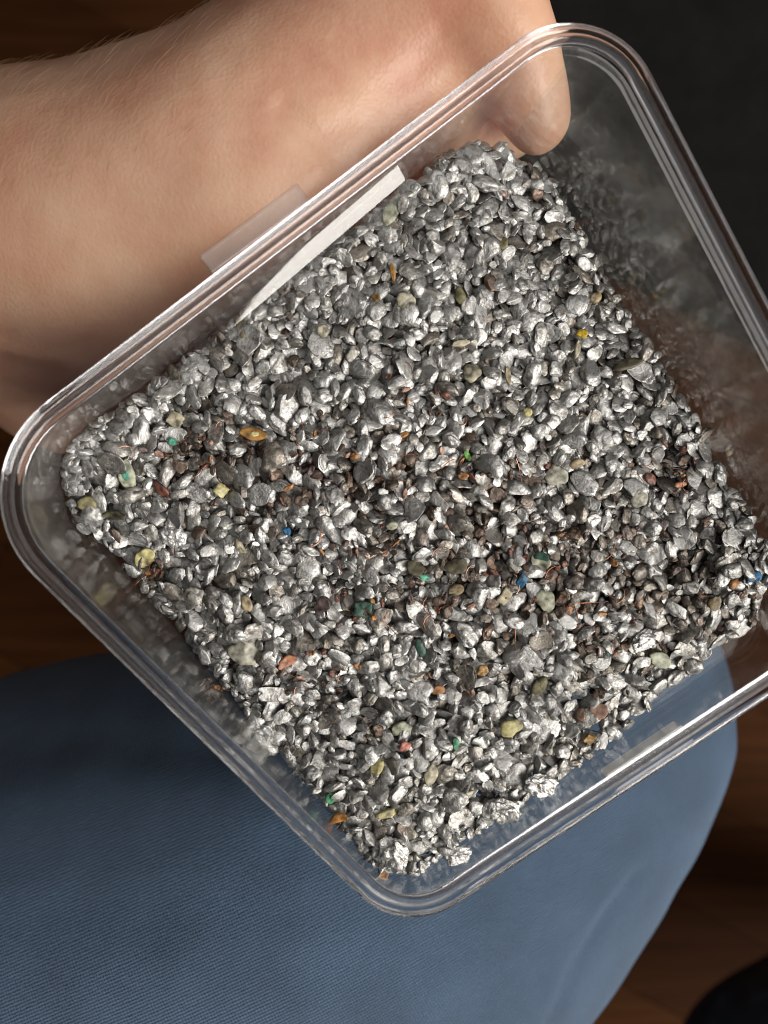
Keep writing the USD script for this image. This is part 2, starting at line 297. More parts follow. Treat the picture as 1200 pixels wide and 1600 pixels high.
amp += front * (crease([(440, 165), (480, 208), (535, 255)], 13, 0.0009) + crease([(500, 215), (560, 190), (620, 190)], 24, 0.0005)
                + crease([(0, 522), (70, 540), (150, 535)], 12, 0.0007) + crease([(0, 560), (90, 585)], 12, 0.0007) + crease([(690, 60), (650, 110), (600, 150)], 30, 0.0008))
ta.vertices = ta.vertices + vn * amp[:, None]
man = manifold3d.Manifold(manifold3d.Mesh(ta.vertices.astype(np.float32), ta.faces.astype(np.uint32)))
cut = man - solid(0.0004)
parts = sorted(cut.decompose(), key=lambda q: -q.volume())
mh = parts[0].to_mesh(); th_ = trimesh.Trimesh(mh.vert_properties[:, :3], mh.tri_verts)
hand = obj('hand', th_, M_SKIN, person, smooth=50)
# fine hairs on the forearm
pts, fi = trimesh.sample.sample_surface(th_, 9000, seed=3)
nn = th_.face_normals[fi]; pp = w2px(pts)
ok = (pp[:, 0] < 330) & (pp[:, 0] > -60) & (pp[:, 1] < 330 - pp[:, 0] * 0.35) & (nn[:, 2] > -0.25)
pts, nn = pts[ok][:330], nn[ok][:330]
cv, wd, ct = [], [], []
hr = np.random.default_rng(5)
for p, n in zip(pts, nn):
    L = hr.uniform(0.0025, 0.006); d = np.array([0.55, 0.65, 0.0]) + hr.normal(0, 0.22, 3); d -= n * (d @ n) * 0.9; d /= np.linalg.norm(d)
    for k in range(5):
        s = k / 4; cv.append(p + d * L * s + n * L * (0.30 * s - 0.18 * s * s)); wd.append(0.000045 * (1 - 0.75 * s))
    ct.append(5)
bc = UsdGeom.BasisCurves.Define(stage, free(hand, 'arm_hair'))
bc.CreateTypeAttr('linear'); bc.CreatePointsAttr(Vt.Vec3fArray.FromNumpy(np.array(cv, np.float32))); bc.CreateCurveVertexCountsAttr(ct)
bc.CreateWidthsAttr(Vt.FloatArray.FromNumpy(np.array(wd, np.float32))); bc.SetWidthsInterpolation('vertex')
UsdShade.MaterialBindingAPI.Apply(bc.GetPrim()).Bind(M_HAIR); tag(bc, kind='stuff')

leg = px_chain([(846, 1112, 0.325, 0.0642), (660, 1270, 0.323, 0.079), (470, 1393, 0.323, 0.0930), (120, 1535, 0.335, 0.1100), (-500, 1830, 0.37, 0.132)])
leg = leg + px_chain([(846, 1112, 0.325, 0.0642), (760, 1200, 0.48, 0.060), (640, 1280, 0.72, 0.050)])
tl = fair(leg, 0.004, 25)
vn = tl.vertex_normals; pxs = w2px(tl.vertices); front = np.clip(vn[:, 2] + 0.2, 0, 1)
amp = (meshkit.fbm(tl.vertices * np.array([14, 26, 14]), 3, 11) - 0.5) * 0.006
amp += crease([(840, 1640), (905, 1510), (960, 1420), (1000, 1370)], 9, 0.0012)
amp += crease([(-50, 1190), (120, 1150), (330, 1160)], 45, 0.002)
tl.vertices = tl.vertices + vn * amp[:, None]
obj('trousers', tl, M_DENIM, person, smooth=True)
shoe = fair(px_chain([(1240, 1712, 0.60, 0.075), (1355, 1630, 0.62, 0.070), (1520, 1590, 0.66, 0.055)]), 0.006, 20)
obj('shoe', shoe, M_SHOE, person, smooth=True)

# ------------------------------------------------------------------ the heap: granules dropped one by one on a height grid (plan of the box, heights above its floor)
G = 0.0003
gx0, gy0 = -0.072, -0.062
NX, NY = int(0.146 / G), int(0.126 / G)
gx, gy = gx0 + (np.arange(NX) + 0.5) * G, gy0 + (np.arange(NY) + 0.5) * G
X, Y = np.meshgrid(gx, gy, indexing='ij')

import shapely
from scipy.interpolate import RBFInterpolator
def sdist(poly2d, xs, ys):
    p = Polygon(poly2d); pt = shapely.points(xs, ys)
    return np.where(shapely.contains_xy(p, xs, ys), 1, -1) * shapely.distance(p.exterior, pt)
SDF = sdist(FLO, X, Y); SDR = sdist(inner(0.0), X, Y)
ctl = [(440, 420, 15), (260, 545, 14), (560, 320, 15), (640, 240, 17), (715, 200, 18), (790, 245, 10), (925, 420, 10.5), (1050, 600, 12.5), (1190, 800, 15), (1215, 900, 14), (1260, 850, 16), (80, 690, 18), (95, 760, 12), (180, 850, 5), (260, 980, 3.5),
       (340, 1090, 3.5), (530, 1330, 2.8), (600, 1370, 2.4), (700, 1355, 2.3), (780, 1280, 2.4), (870, 1215, 2.3), (960, 1120, 2.4), (1050, 1040, 2.5), (1150, 980, 3.4), (600, 800, 13.5), (700, 1100, 7.5),
       (450, 950, 9.5), (850, 950, 9), (400, 600, 14), (800, 450, 13.5), (1000, 850, 10), (750, 1200, 4.5), (620, 1250, 4), (250, 760, 10.5), (1000, 700, 12)]
cp = np.array([on_side(x, y, HB - h / 1000) for x, y, h in ctl])
rbf = RBFInterpolator(cp, np.array([c[2] for c in ctl]) / 1000, kernel='linear', smoothing=0.5e-3)
TG = rbf(np.c_[X[::4, ::4].ravel(), Y[::4, ::4].ravel()]).reshape(X[::4, ::4].shape)
TG = np.kron(TG, np.ones((4, 4)))[:NX, :NY]
TG = TG + (meshkit.fbm(np.stack([X, Y, 0 * X], -1) * 110, 3, 9) - 0.5) * np.clip(TG * 0.35, 0.0003, 0.0022)
edge = [(480, 1420), (560, 1392), (640, 1386), (735, 1360), (772, 1298), (830, 1272), (868, 1232), (898, 1186), (965, 1146), (976, 1118), (1010, 1096), (1040, 1062), (1085, 1036), (1096, 1004), (1140, 990), (1165, 966), (1215, 932),
        (1500, 800), (1300, -300), (-400, -300), (-400, 1420)]
bare = ~shapely.contains_xy(Polygon([on_side(x, y, HB - 0.001) for x, y in edge]), X, Y)
TG[bare] = -1
H = np.clip(np.minimum(TG - 0.0048, (SDF - 0.006) * 2), 0, None)      # the core of the heap, out of sight, is left out

def icos(n=3): return trimesh.creation.icosphere(n)
ICO = {n: icos(n) for n in (2, 3)}
def granule(seed, n=3):
    """(mesh, flatness): one crumpled pressed granule, half length 1, lying flat"""
    r = np.random.default_rng(seed); v = ICO[n].vertices.copy(); kind = r.random()
    o = r.uniform(-50, 50, 3)
    f = meshkit.fbm(v * 0.9 + o, 2, seed) - 0.5; g = meshkit.fbm(v * 2.3 + o, 3, seed + 5) - 0.5
    v = v * (1 + 0.75 * f + 0.42 * g)[:, None]
    for _ in range(r.integers(1, 4)):                      # pressed facets
        d = r.normal(size=3); d /= np.linalg.norm(d); h = r.uniform(0.45, 0.75); k = v @ d
        v = v - np.clip(k - h, 0, None)[:, None] * d * 0.85
    b = r.uniform(0.55, 0.92); c = (0.20 if kind < 0.35 else r.uniform(0.28, 0.50))
    v = v * np.array([1, b, c])
    if kind < 0.45: v[:, 2] += r.uniform(-0.35, 0.35) * v[:, 0] ** 2 + r.uniform(-0.3, 0.3) * v[:, 1] ** 2
    rr = np.hypot(v[:, 0], v[:, 1]).max(); v /= rr
    v -= (v.max(0) + v.min(0)) / 2
    return trimesh.Trimesh(v, ICO[n].faces, process=False), np.ptp(v[:, 2]) / 2, np.ptp(v[:, 1]) / 2
NVAR = 30
VAR = [granule(100 + k) for k in range(NVAR)]
def frame(n, spin):
    n = n / np.linalg.norm(n); a = np.array([math.cos(spin), math.sin(spin), 0.0]); x = a - n * (a @ n); x /= np.linalg.norm(x); y = np.cross(n, x)
    return np.stack([x, y, n], 1)
def sd_at(ix, iy, w):
    t = w / HB; return SDF[ix, iy] * (1 - t) + SDR[ix, iy] * t
items = []                                                # (var, a, position (x, y, w), frame)
cells = np.zeros((0, 2), int); tries = 0
dr = np.random.default_rng(21)
while tries < 70000:
    if tries % 500 == 0:
        cells = np.argwhere(H < TG - 0.0002)
        if len(cells) < 1500: break
    tries += 1
    ix, iy = cells[dr.integers(len(cells))]
    if H[ix, iy] >= TG[ix, iy]: continue
    k = int(dr.integers(NVAR)); _, fc, fb = VAR[k]
    a = float(np.clip(dr.lognormal(math.log(0.00147), 0.33), 0.0007, 0.0031))
    if TG[ix, iy] < 0.0022: a = min(a, 0.0023)
    m = int(a * 0.85 / G) + 1
    x0, x1, y0, y1 = max(ix - m, 1), min(ix + m + 1, NX - 1), max(iy - m, 1), min(iy + m + 1, NY - 1)
    patch = H[x0:x1, y0:y1]
    dx, dy = X[x0:x1, y0:y1] - gx[ix], Y[x0:x1, y0:y1] - gy[iy]
    rad = a * math.sqrt(fb) * 0.92; q = (dx * dx + dy * dy) / (rad * rad); ins = q < 1
    hh = patch[ins]; base = 0.45 * hh.mean() + 0.55 * hh.max() - 0.0002
    base = max(base, 0.0); w = base + a * fc * 0.9
    if sd_at(ix, iy, w) < a * 0.50 + 0.0002: 
        if dr.random() < 0.02 or sd_at(ix, iy, w) < 0: TG[ix, iy] = -1
        continue
    gxx = np.polyfit(dx[ins].ravel(), hh, 1)[0] if len(hh) > 3 and False else (H[x1 - 1, iy] - H[x0, iy]) / ((x1 - x0) * G)
    gyy = (H[ix, y1 - 1] - H[ix, y0]) / ((y1 - y0) * G)
    sl = 0.36 if base > 0.0008 else 0.15
    n = np.array([-np.clip(gxx, -1, 1) * 0.6, -np.clip(gyy, -1, 1) * 0.6, 1.0]) + np.r_[dr.normal(0, sl, 2) * (0.75 if dr.random() < 0.8 else 1.6), 0]
    n /= np.linalg.norm(n)
    items.append((k, a, np.array([gx[ix], gy[iy], w]), frame(n, dr.uniform(0, 2 * math.pi))))
    th2 = a * fc * (0.55 + 0.5 * (1 - n[2]))
    patch[ins] = np.maximum(hh, w + th2 * np.sqrt(1 - q[ins]))
print('granules', len(items), 'tries', tries, 'left', len(cells))
def loc2w(p): p = np.asarray(p, float); return box2w(np.stack([p[..., 0], p[..., 1], HB - p[..., 2]], -1))
R_L = loc2w(np.eye(3)) - loc2w(np.zeros(3)); R_L = R_L.T       # columns: world directions of plan x, plan y, up out of the box
# ------------------------------------------------------------------ chips and foil lumps lying on the heap
from scipy.ndimage import gaussian_filter, maximum_filter
HT = H.copy(); HG = gaussian_filter(HT, 3)
HN = gaussian_filter(np.where(HT > 0, HT, 0), 8)
def on_heap(px, py, lift=0.0):
    """where the line of sight through a place of the photograph meets the heap (plan x, y, height)"""
    d = np.array([(px - 600) / FPX, -(py - 800) / FPX, -1.0]); o = np.array([0, 0, CAM_H])
    A, B = w2box(o), w2box(o + d)
    for z in np.arange(0.0, HB + 1e-9, 0.00015):
        q = A + (B - A) * ((z - A[2]) / (B[2] - A[2]))
        i, j = int((q[0] - gx0) / G), int((q[1] - gy0) / G)
        if 0 <= i < NX and 0 <= j < NY and HB - z <= HG[i, j] + lift: return np.array([q[0], q[1], HB - z]), i, j
    return np.array([q[0], q[1], 0.0004]), i, j
PXL = 0.178 / FPX                                          # metres of one photograph pixel at the heap
C = {'cream': (0.42, 0.38, 0.27), 'sage': (0.36, 0.37, 0.27), 'beige': (0.36, 0.33, 0.24), 'tan': (0.27, 0.21, 0.12), 'olive': (0.17, 0.15, 0.075), 'dark olive': (0.10, 0.09, 0.055), 'ochre': (0.34, 0.20, 0.07),
     'amber': (0.32, 0.16, 0.035), 'yellow': (0.62, 0.42, 0.03), 'pale yellow': (0.47, 0.42, 0.20), 'teal': (0.07, 0.30, 0.21), 'green': (0.07, 0.25, 0.13), 'dark green': (0.03, 0.085, 0.06), 'leaf green': (0.13, 0.33, 0.07), 'blue': (0.035, 0.16, 0.34),
     'dark blue': (0.012, 0.085, 0.17), 'red brown': (0.15, 0.058, 0.038), 'brown': (0.085, 0.052, 0.034), 'terracotta': (0.42, 0.18, 0.10), 'pink': (0.50, 0.20, 0.16), 'orange': (0.50, 0.22, 0.06), 'orange brown': (0.36, 0.17, 0.06),
     'white': (0.72, 0.72, 0.70), 'dull purple': (0.11, 0.078, 0.072), 'copper': (0.40, 0.24, 0.18), 'grey beige': (0.33, 0.32, 0.26)}
CM = {}; DISCS = []
def cmat(c):
    if c not in CM: CM[c] = M_FOIL if c == 'foil' else chip_mat('chip_' + c.replace(' ', '_'), C[c], 0.5, 0.5, 700)
    return CM[c]
def outline(kind, r):
    n = 22; t = np.linspace(0, 2 * math.pi, n, endpoint=False)
    if kind == 'disc': rad = 1 + 0.07 * np.sin(2 * t + r.uniform(0, 6)) + 0.06 * np.sin(3 * t + r.uniform(0, 6)) + 0.05 * np.sin(5 * t + r.uniform(0, 6)) + r.normal(0, 0.03, n)
    elif kind == 'leaf': rad = 0.55 + 0.45 * np.abs(np.cos(t)) ** 1.3 + r.normal(0, 0.055, n); return np.c_[np.cos(t) * rad, np.sin(t) * (0.75 + 0.25 * rad)]
    elif kind == 'square': rad = 1 / np.maximum(np.abs(np.cos(t + .2)), np.abs(np.sin(t + .2))) ** 0.85 * 0.85 * (1 + r.normal(0, 0.05, n))
    elif kind == 'half': rad = np.where(np.sin(t) < -0.15, 0.25 / np.maximum(-np.sin(t), 0.25), 1.0) * (1 + r.normal(0, 0.03, n))
    else:
        k = r.integers(5, 8); c = np.sort(r.uniform(0, 2 * math.pi, k)); R = r.uniform(0.7, 1.12, k)
        rad = np.interp(t, np.r_[c[-1] - 2 * math.pi, c, c[0] + 2 * math.pi], np.r_[R[-1], R, R[0]])
    return np.c_[np.cos(t), np.sin(t)] * rad[:, None]
def chip_mesh(kind, la, lb, th, r):
    """a worn little plate: rounded rim, uneven faces, slight bend"""
    if kind == 'seed':
        m, _, fb = granule(int(r.integers(1e6)), 3); v = ICO[3].vertices * (1 + 0.35 * (meshkit.fbm(ICO[3].vertices * 1.3 + r.uniform(0, 40), 3, 2) - 0.5))[:, None]
        return trimesh.Trimesh(v * np.array([la, lb, max(th, lb * 0.5)]), ICO[3].faces, process=False)
    if kind == 'lump':
        n4 = icos(4); v = n4.vertices.copy(); o = r.uniform(0, 90, 3)
        v *= (1 + 0.9 * (meshkit.fbm(v * 1.7 + o, 4, 4) - 0.5) - 0.22 * np.abs(np.sin(7 * meshkit.fbm(v * 1.2 + o + 9, 3, 8))))[:, None]
        return trimesh.Trimesh(v * np.array([la, lb, th]), n4.faces, process=False)
    o = outline(kind, r); n = len(o); ringsv = []
    for s, z in ((0.86, -1), (1.0, -0.45), (1.0, 0.4), (0.9, 0.95), (0.6, 1.05), (0.25, 1.0)): ringsv.append(np.c_[o * s, np.full(n, z)])
    v = np.vstack(ringsv + [[[0, 0, -1]], [[0, 0, 1.0]]]); f = []
    i = np.arange(n); j = (i + 1) % n
    for k in range(5): f += [np.stack([k * n + i, k * n + j, (k + 1) * n + j], 1), np.stack([k * n + i, (k + 1) * n + j, (k + 1) * n + i], 1)]
    f += [np.stack([j, i, np.full(n, 6 * n)], 1), np.stack([5 * n + i, 5 * n + j, np.full(n, 6 * n + 1)], 1)]
    v = v * np.array([la, lb, th / 2]); q = v / max(la, lb)
    v[:, 2] += (meshkit.fbm(np.c_[q[:, :2] * 2.2, 0 * q[:, 0]] + r.uniform(0, 50), 3, 6) - 0.5) * th * 0.9 + r.uniform(-0.35, 0.35) * q[:, 0] ** 2 * la * 0.6
    return trimesh.Trimesh(v, np.vstack(f), process=False)
def place(name, px, py, kind, la_px, lb_px, ang, color, seed, lift=0.0, tilt=0.22, th=None, **kw):
    r = np.random.default_rng(seed); la, lb = la_px * PXL / 2, lb_px * PXL / 2
    if lb > la: la, lb, ang = lb, la, ang + 90
    q, i, j = on_heap(px, py, lift)
    th = th or (max(lb * 0.45, 0.0007) if kind not in ('seed', 'lump') else lb * 0.55)
    m = chip_mesh(kind, la, lb, th, r)
    gxx = (HN[min(i + 6, NX - 1), j] - HN[max(i - 6, 0), j]) / (12 * G); gyy = (HN[i, min(j + 6, NY - 1)] - HN[i, max(j - 6, 0)]) / (12 * G)
    nl = np.array([-np.clip(gxx, -.7, .7) * 0.5, -np.clip(gyy, -.7, .7) * 0.5, 1.0]) + np.r_[r.normal(0, tilt, 2), 0]
    nw = R_L @ (nl / np.linalg.norm(nl)); nw /= np.linalg.norm(nw)
    a = math.radians(-ang); x = np.array([math.cos(a), math.sin(a), 0.0]); x -= nw * (x @ nw); x /= np.linalg.norm(x); F = np.stack([x, np.cross(nw, x), nw], 1)
    m.vertices = m.vertices @ F.T + loc2w(q) + nw * th * 0.35
    DISCS.append((loc2w(q) + nw * th * 0.35, F, la * 0.80, lb * 0.80, th))
    return obj(name, m, cmat(color), smooth=42, **kw), m, F, loc2w(q) + nw * th * 0.35
CH = [  # px, py, kind, length, width, angle, colour, category, label
 (612, 330, 'leaf', 50, 26, -65, 'sage', 'pale grey-green leaf-shaped flake at the wall by the hand'), (634, 470, 'disc', 29, 27, 0, 'beige', 'pale beige round disc a third of the way down the heap'),
 (612, 426, 'half', 28, 12, 80, 'amber', 'curled orange-brown chip just above the pale beige disc'), (588, 466, 'flake', 16, 13, 30, 'ochre', 'tiny ochre chip just left of the pale beige disc'),
 (719, 463, 'seed', 30, 16, 75, 'olive', 'olive seed-shaped piece right of the pale beige disc'), (737, 583, 'disc', 30, 27, 70, 'beige', 'beige square-edged disc standing in the upper middle of the heap'),
 (793, 586, 'leaf', 28, 11, 80, 'tan', 'slim upright tan sliver right of the square-edged beige disc'), (720, 537, 'leaf', 28, 11, -8, 'cream', 'pale flat-lying sliver above the square-edged beige disc'),
 (910, 522, 'square', 18, 14, 15, 'yellow', 'bright yellow chip near the far wall'), (901, 546, 'leaf', 30, 11, -75, 'cream', 'pale cream sliver under the bright yellow chip'),
 (981, 570, 'leaf', 50, 21, -14, 'dark olive', 'long dark olive flake close to the far wall'), (824, 643, 'flake', 19, 16, 10, 'pale yellow', 'small pale yellow chip below the middle of the far wall'),
 (697, 621, 'flake', 19, 14, 20, 'red brown', 'small red-brown chip in the upper middle'), (378, 513, 'seed', 38, 16, 78, 'olive', 'upright olive-tan seed near the wall by the hand'),
 (505, 517, 'flake', 22, 18, 70, 'beige', 'small beige flake between the olive seed and the pale disc'), (395, 679, 'leaf', 42, 23, 8, 'amber', 'amber shield-shaped flake with a pale edge in the left half'),
 (275, 656, 'square', 28, 25, 15, 'cream', 'cream square chip near the left corner'), (270, 691, 'flake', 14, 11, 0, 'teal', 'tiny teal chip right under the cream square'),
 (198, 742, 'leaf', 50, 28, 80, 'sage', 'pale green flake with a teal paint patch near the left corner'), (345, 766, 'square', 25, 22, 25, 'pale yellow', 'pale yellow square chip in the left half'),
 (137, 787, 'disc', 30, 22, 5, 'olive', 'olive-yellow oval disc at the left edge of the heap'), (181, 804, 'leaf', 40, 17, -6, 'dark olive', 'long dark brown flake beside the olive-yellow oval disc'),
 (228, 868, 'flake', 45, 30, -60, 'pale yellow', 'yellowish ragged flake at the lower left edge of the heap'), (449, 830, 'flake', 17, 14, 40, 'blue', 'small blue chip left of the middle'),
 (376, 853, 'leaf', 28, 14, 75, 'cream', 'small cream sliver left of the blue chip'), (254, 765, 'leaf', 36, 17, 50, 'red brown', 'red-brown shard right of the teal-patched flake'),
 (869, 742, 'disc', 38, 36, 0, 'grey beige', 'large grey-beige disc right of the middle'), (902, 727, 'half', 27, 20, -20, 'tan', 'tan half disc touching the large grey-beige disc on its right'),
 (998, 780, 'disc', 28, 25, 0, 'grey beige', 'smooth pale grey disc in the right part of the heap'), (1015, 747, 'flake', 27, 20, 30, 'red brown', 'red-brown chip above the smooth pale grey disc'),
 (1062, 757, 'flake', 25, 12, -8, 'terracotta', 'terracotta chip near the far wall in the right part'), (1066, 719, 'flake', 27, 16, -20, 'brown', 'dark brown chip above the terracotta chip'),
 (730, 713, 'leaf', 17, 10, 65, 'leaf green', 'bright leaf-green sliver in the middle of the heap'), (724, 744, 'flake', 19, 12, 0, 'orange brown', 'orange-brown chip under the leaf-green sliver'),
 (845, 876, 'disc', 31, 25, 10, 'sage', 'pale round disc half covered with dark green paint'), (815, 906, 'square', 30, 19, -70, 'dark blue', 'dark blue chip below the half green disc'),
 (788, 931, 'square', 36, 21, -70, 'cream', 'cream oblong chip left of a pale green disc'), (852, 937, 'disc', 36, 30, 70, 'sage', 'pale green disc below the dark blue chip'),
 (662, 902, 'leaf', 20, 10, 20, 'teal', 'small teal sliver in the lower middle'), (713, 885, 'disc', 35, 26, -10, 'dark olive', 'dark olive disc right of the teal sliver'),
 (713, 922, 'flake', 23, 18, -15, 'tan', 'tan chip under the dark olive disc'), (888, 952, 'flake', 16, 12, 60, 'terracotta', 'tiny salmon chip right of the pale green disc'),
 (1178, 901, 'flake', 27, 17, -20, 'blue', 'bright blue chip at the right edge of the heap'), (1145, 912, 'flake', 24, 17, -50, 'orange brown', 'orange-brown chip left of the bright blue chip at the right edge'),
 (1116, 942, 'disc', 25, 19, -70, 'tan', 'tan striped chip at the right end of the heap'), (567, 951, 'square', 33, 28, -6, 'dark green', 'dark green square chip in the lower middle'),
 (583, 965, 'flake', 9, 8, 0, 'orange', 'tiny orange speck on the corner of the dark green square'), (383, 1018, 'disc', 50, 46, 10, 'grey beige', 'largest disc, grey-beige, at the lower left edge of the heap'),
 (448, 1032, 'disc', 31, 19, -28, 'terracotta', 'terracotta oval right of the largest grey-beige disc'), (657, 1012, 'seed', 30, 15, 75, 'dark green', 'dark green seed-shaped piece in the lower part'),
 (754, 1047, 'disc', 19, 18, 0, 'ochre', 'golden brown small disc in the lower part'), (843, 1072, 'flake', 37, 23, -68, 'olive', 'brown ribbed flake in the lower right part'),
 (685, 1079, 'flake', 22, 16, -10, 'orange brown', 'tan-orange chip left of the golden brown disc'), (935, 1111, 'disc', 32, 27, 10, 'copper', 'pale copper disc with scratched stripes by the bare floor'),
 (936, 1082, 'square', 22, 20, 0, 'brown', 'brown square chip above the pale copper disc'), (1030, 1030, 'leaf', 42, 30, 30, 'sage', 'pale greenish ragged flake at the bare floor edge'),
 (798, 1137, 'disc', 35, 29, -25, 'pale yellow', 'pale yellow-green disc in the lower right part'), (632, 1166, 'flake', 28, 18, -25, 'pink', 'pink chip in the lower middle'),
 (709, 1160, 'half', 24, 17, 80, 'green', 'green half chip between the pink chip and the yellow-green disc'), (627, 1138, 'disc', 32, 24, -20, 'sage', 'pale olive disc above the pink chip'),
 (590, 1198, 'flake', 35, 22, -80, 'pale yellow', 'pale yellow chip below the pink chip'), (673, 1210, 'leaf', 35, 25, -75, 'cream', 'cream triangular flake right of the pale yellow chip'),
 (516, 1246, 'flake', 23, 19, -60, 'green', 'emerald green chip at the lower left edge'), (531, 1280, 'half', 32, 22, -20, 'orange', 'orange curved chip under the emerald green chip'),
 (604, 1270, 'leaf', 38, 16, -8, 'pale yellow', 'pale flat-lying sliver near the bottom tip'), (599, 1366, 'square', 20, 18, 5, 'orange', 'orange square chip at the very bottom tip'),
 (728, 1242, 'leaf', 27, 12, -25, 'cream', 'cream sliver near the bare floor at the bottom'), (385, 943, 'flake', 27, 17, 70, 'tan', 'tan chip above the largest grey-beige disc'),
 (920, 1153, 'square', 21, 20, 20, 'ochre', 'mustard chip at the bare floor edge below the pale copper disc'), (613, 820, 'flake', 25, 18, -20, 'sage', 'pale grey-green flake in the very middle'),
 (597, 768, 'flake', 18, 14, 15, 'white', 'small white chip in the very middle'), (505, 945, 'disc', 29, 24, -50, 'dull purple', 'dull purple-brown disc left of the dark green square'),
 (648, 888, 'disc', 30, 26, 0, 'dark olive', 'dark grey-olive disc above the teal sliver'), (470, 782, 'flake', 24, 18, 10, 'brown', 'dark brown chip above the blue chip'), (1137, 705, 'flake', 24, 17, -70, 'tan', 'tan chip against the far wall in the right part'),
 (560, 1040, 'flake', 15, 11, 30, 'orange brown', 'small orange-brown chip in the lower left middle'), (960, 880, 'flake', 18, 13, 40, 'orange brown', 'small orange-brown chip in the right lower part'),
 (690, 250, 'flake', 16, 12, 50, 'terracotta', 'tiny salmon chip at the top corner of the heap'), (930, 465, 'disc', 22, 16, -40, 'tan', 'small tan disc against the far wall in the upper part'),
 (785, 380, 'disc', 22, 18, 40, 'olive', 'small olive disc in the top part of the heap')]
STRIPED = {}
for n, (px, py, kind, l, w, a, c, lab) in enumerate(CH):
    cat = 'disc' if kind == 'disc' else 'flake' if kind in ('leaf', 'flake') else 'seed' if kind == 'seed' else 'chip'
    o, m, F, q = place({'disc': 'coloured_disc', 'flake': 'coloured_flake', 'seed': 'seed_piece', 'chip': 'coloured_chip'}[cat], px, py, kind, l, w, a, c, 300 + n, lift=0.0004, label=lab, cat=cat, group='coloured bits on the heap')
    if n in (18, 34, 15):                                      # paint left on the flake, a worn patch of its own
        pc, rr, of = {18: ('teal', 0.40, (-0.15, 0.0)), 34: ('dark green', 0.78, (0.05, 0.35)), 15: ('pale yellow', 0.34, (0.15, -0.05))}[n]
        r2 = np.random.default_rng(n); la, lb = max(l, w) * PXL / 2, min(l, w) * PXL / 2
        pm = chip_mesh('flake' if n != 34 else 'half', la * rr, lb * rr, 0.0003, r2)
        th = max(lb * 0.45, 0.0007)
        pm.vertices = (pm.vertices + np.array([of[0] * la, of[1] * lb, th * 0.62])) @ F.T + q
        obj('paint_patch', pm, cmat(pc), o, smooth=42)
for n, (px, py, l, w, a, lab) in enumerate([(410, 1148, 84, 62, 35, 'large crumpled bright foil lump at the lower left wall'), (612, 1332, 70, 62, 70, 'large crumpled bright foil lump at the bottom tip'),
        (783, 1262, 66, 56, 0, 'large crumpled foil lump next to the bare floor'), (845, 1226, 58, 40, 20, 'crumpled foil flap at the bare floor edge right of the large lump'),
        (1005, 1000, 52, 34, -20, 'crinkled foil piece above the pale greenish ragged flake'), (270, 835, 46, 38, 60, 'crumpled foil lump right of the yellowish ragged flake'), (715, 1335, 50, 34, -5, 'grey folded metal piece right of the bottom foil lump')]):
    place('foil_lump', px, py, 'lump', l, w, a, 'foil', 700 + n, lift=0.0006, tilt=0.15, label=lab, cat='foil lump', group='crumpled foil lumps')
# dark brown and coppery specks, and hair-thin copper wires, gathered in a few drifts
DR = [(440, 700, 70, 16), (760, 745, 60, 22), (335, 1080, 16, 10), (490, 1050, 40, 40), (700, 935, 60, 30), (560, 880, 45, 30), (950, 980, 60, 40), (1060, 740, 35, 35), (300, 712, 60, 20), (640, 640, 60, 40), (820, 860, 50, 40), (240, 893, 12, 8), (560, 750, 80, 30), (870, 900, 70, 40), (760, 850, 60, 45), (1000, 850, 50, 50), (600, 950, 60, 35)]
wr = np.random.default_rng(77)
for n in range(200):
    c = DR[n % len(DR)]; px, py = c[0] + wr.normal(0, c[2] * 0.8), c[1] + wr.normal(0, c[3] * 0.8)
    col = ('red brown', 'brown', 'dull purple', 'brown', 'dull purple', 'copper', 'red brown', 'brown', 'dull purple', 'orange brown')[n % 10]
    place('copper_speck', px, py, 'flake', wr.uniform(9, 20), wr.uniform(4, 10), wr.uniform(0, 180), col, 900 + n, lift=0.0003, tilt=0.35,
          label={'red brown': 'tiny red-brown metal speck drifted between the grey granules', 'brown': 'tiny dark brown speck drifted between the grey granules', 'orange brown': 'tiny orange-brown speck drifted between the grey granules',
                 'copper': 'tiny pale copper speck drifted between the grey granules', 'dull purple': 'tiny purplish brown speck drifted between the grey granules'}[col], cat='speck', group=col + ' specks')
M_WIRE = mat('copper_wire', {'o': ('object_info', {}), 'r': ('rgb_ramp', {'ramp': [(0, (0.55, 0.22, 0.12)), (0.6, (0.30, 0.11, 0.06)), (1, (0.62, 0.36, 0.25))]}), 'p': ('principled_bsdf', {'metallic': 1.0, 'roughness': 0.32})}, [('o.random', 'r.fac'), ('r.color', 'p.base_color')])
def tube(p, rad, k=6):
    p = np.asarray(p); t = np.gradient(p, axis=0); t /= np.linalg.norm(t, axis=1, keepdims=True); a = np.cross(t, [0.1, 0.2, 1.0]); a /= np.linalg.norm(a, axis=1, keepdims=True); b = np.cross(t, a)
    v = np.vstack([p[i] + rad * (math.cos(2 * math.pi * j / k) * a[i] + math.sin(2 * math.pi * j / k) * b[i]) for i in range(len(p)) for j in range(k)]).reshape(-1, 3)
    f = [(i * k + j, i * k + (j + 1) % k, (i + 1) * k + (j + 1) % k, (i + 1) * k + j) for i in range(len(p) - 1) for j in range(k)]
    f = [t3 for q in f for t3 in ((q[0], q[1], q[2]), (q[0], q[2], q[3]))]
    n = len(p) - 1; f += [(0, j + 1, j) for j in range(1, k - 1)] + [(n * k, n * k + j, n * k + j + 1) for j in range(1, k - 1)]
    return trimesh.Trimesh(v, f, process=False)
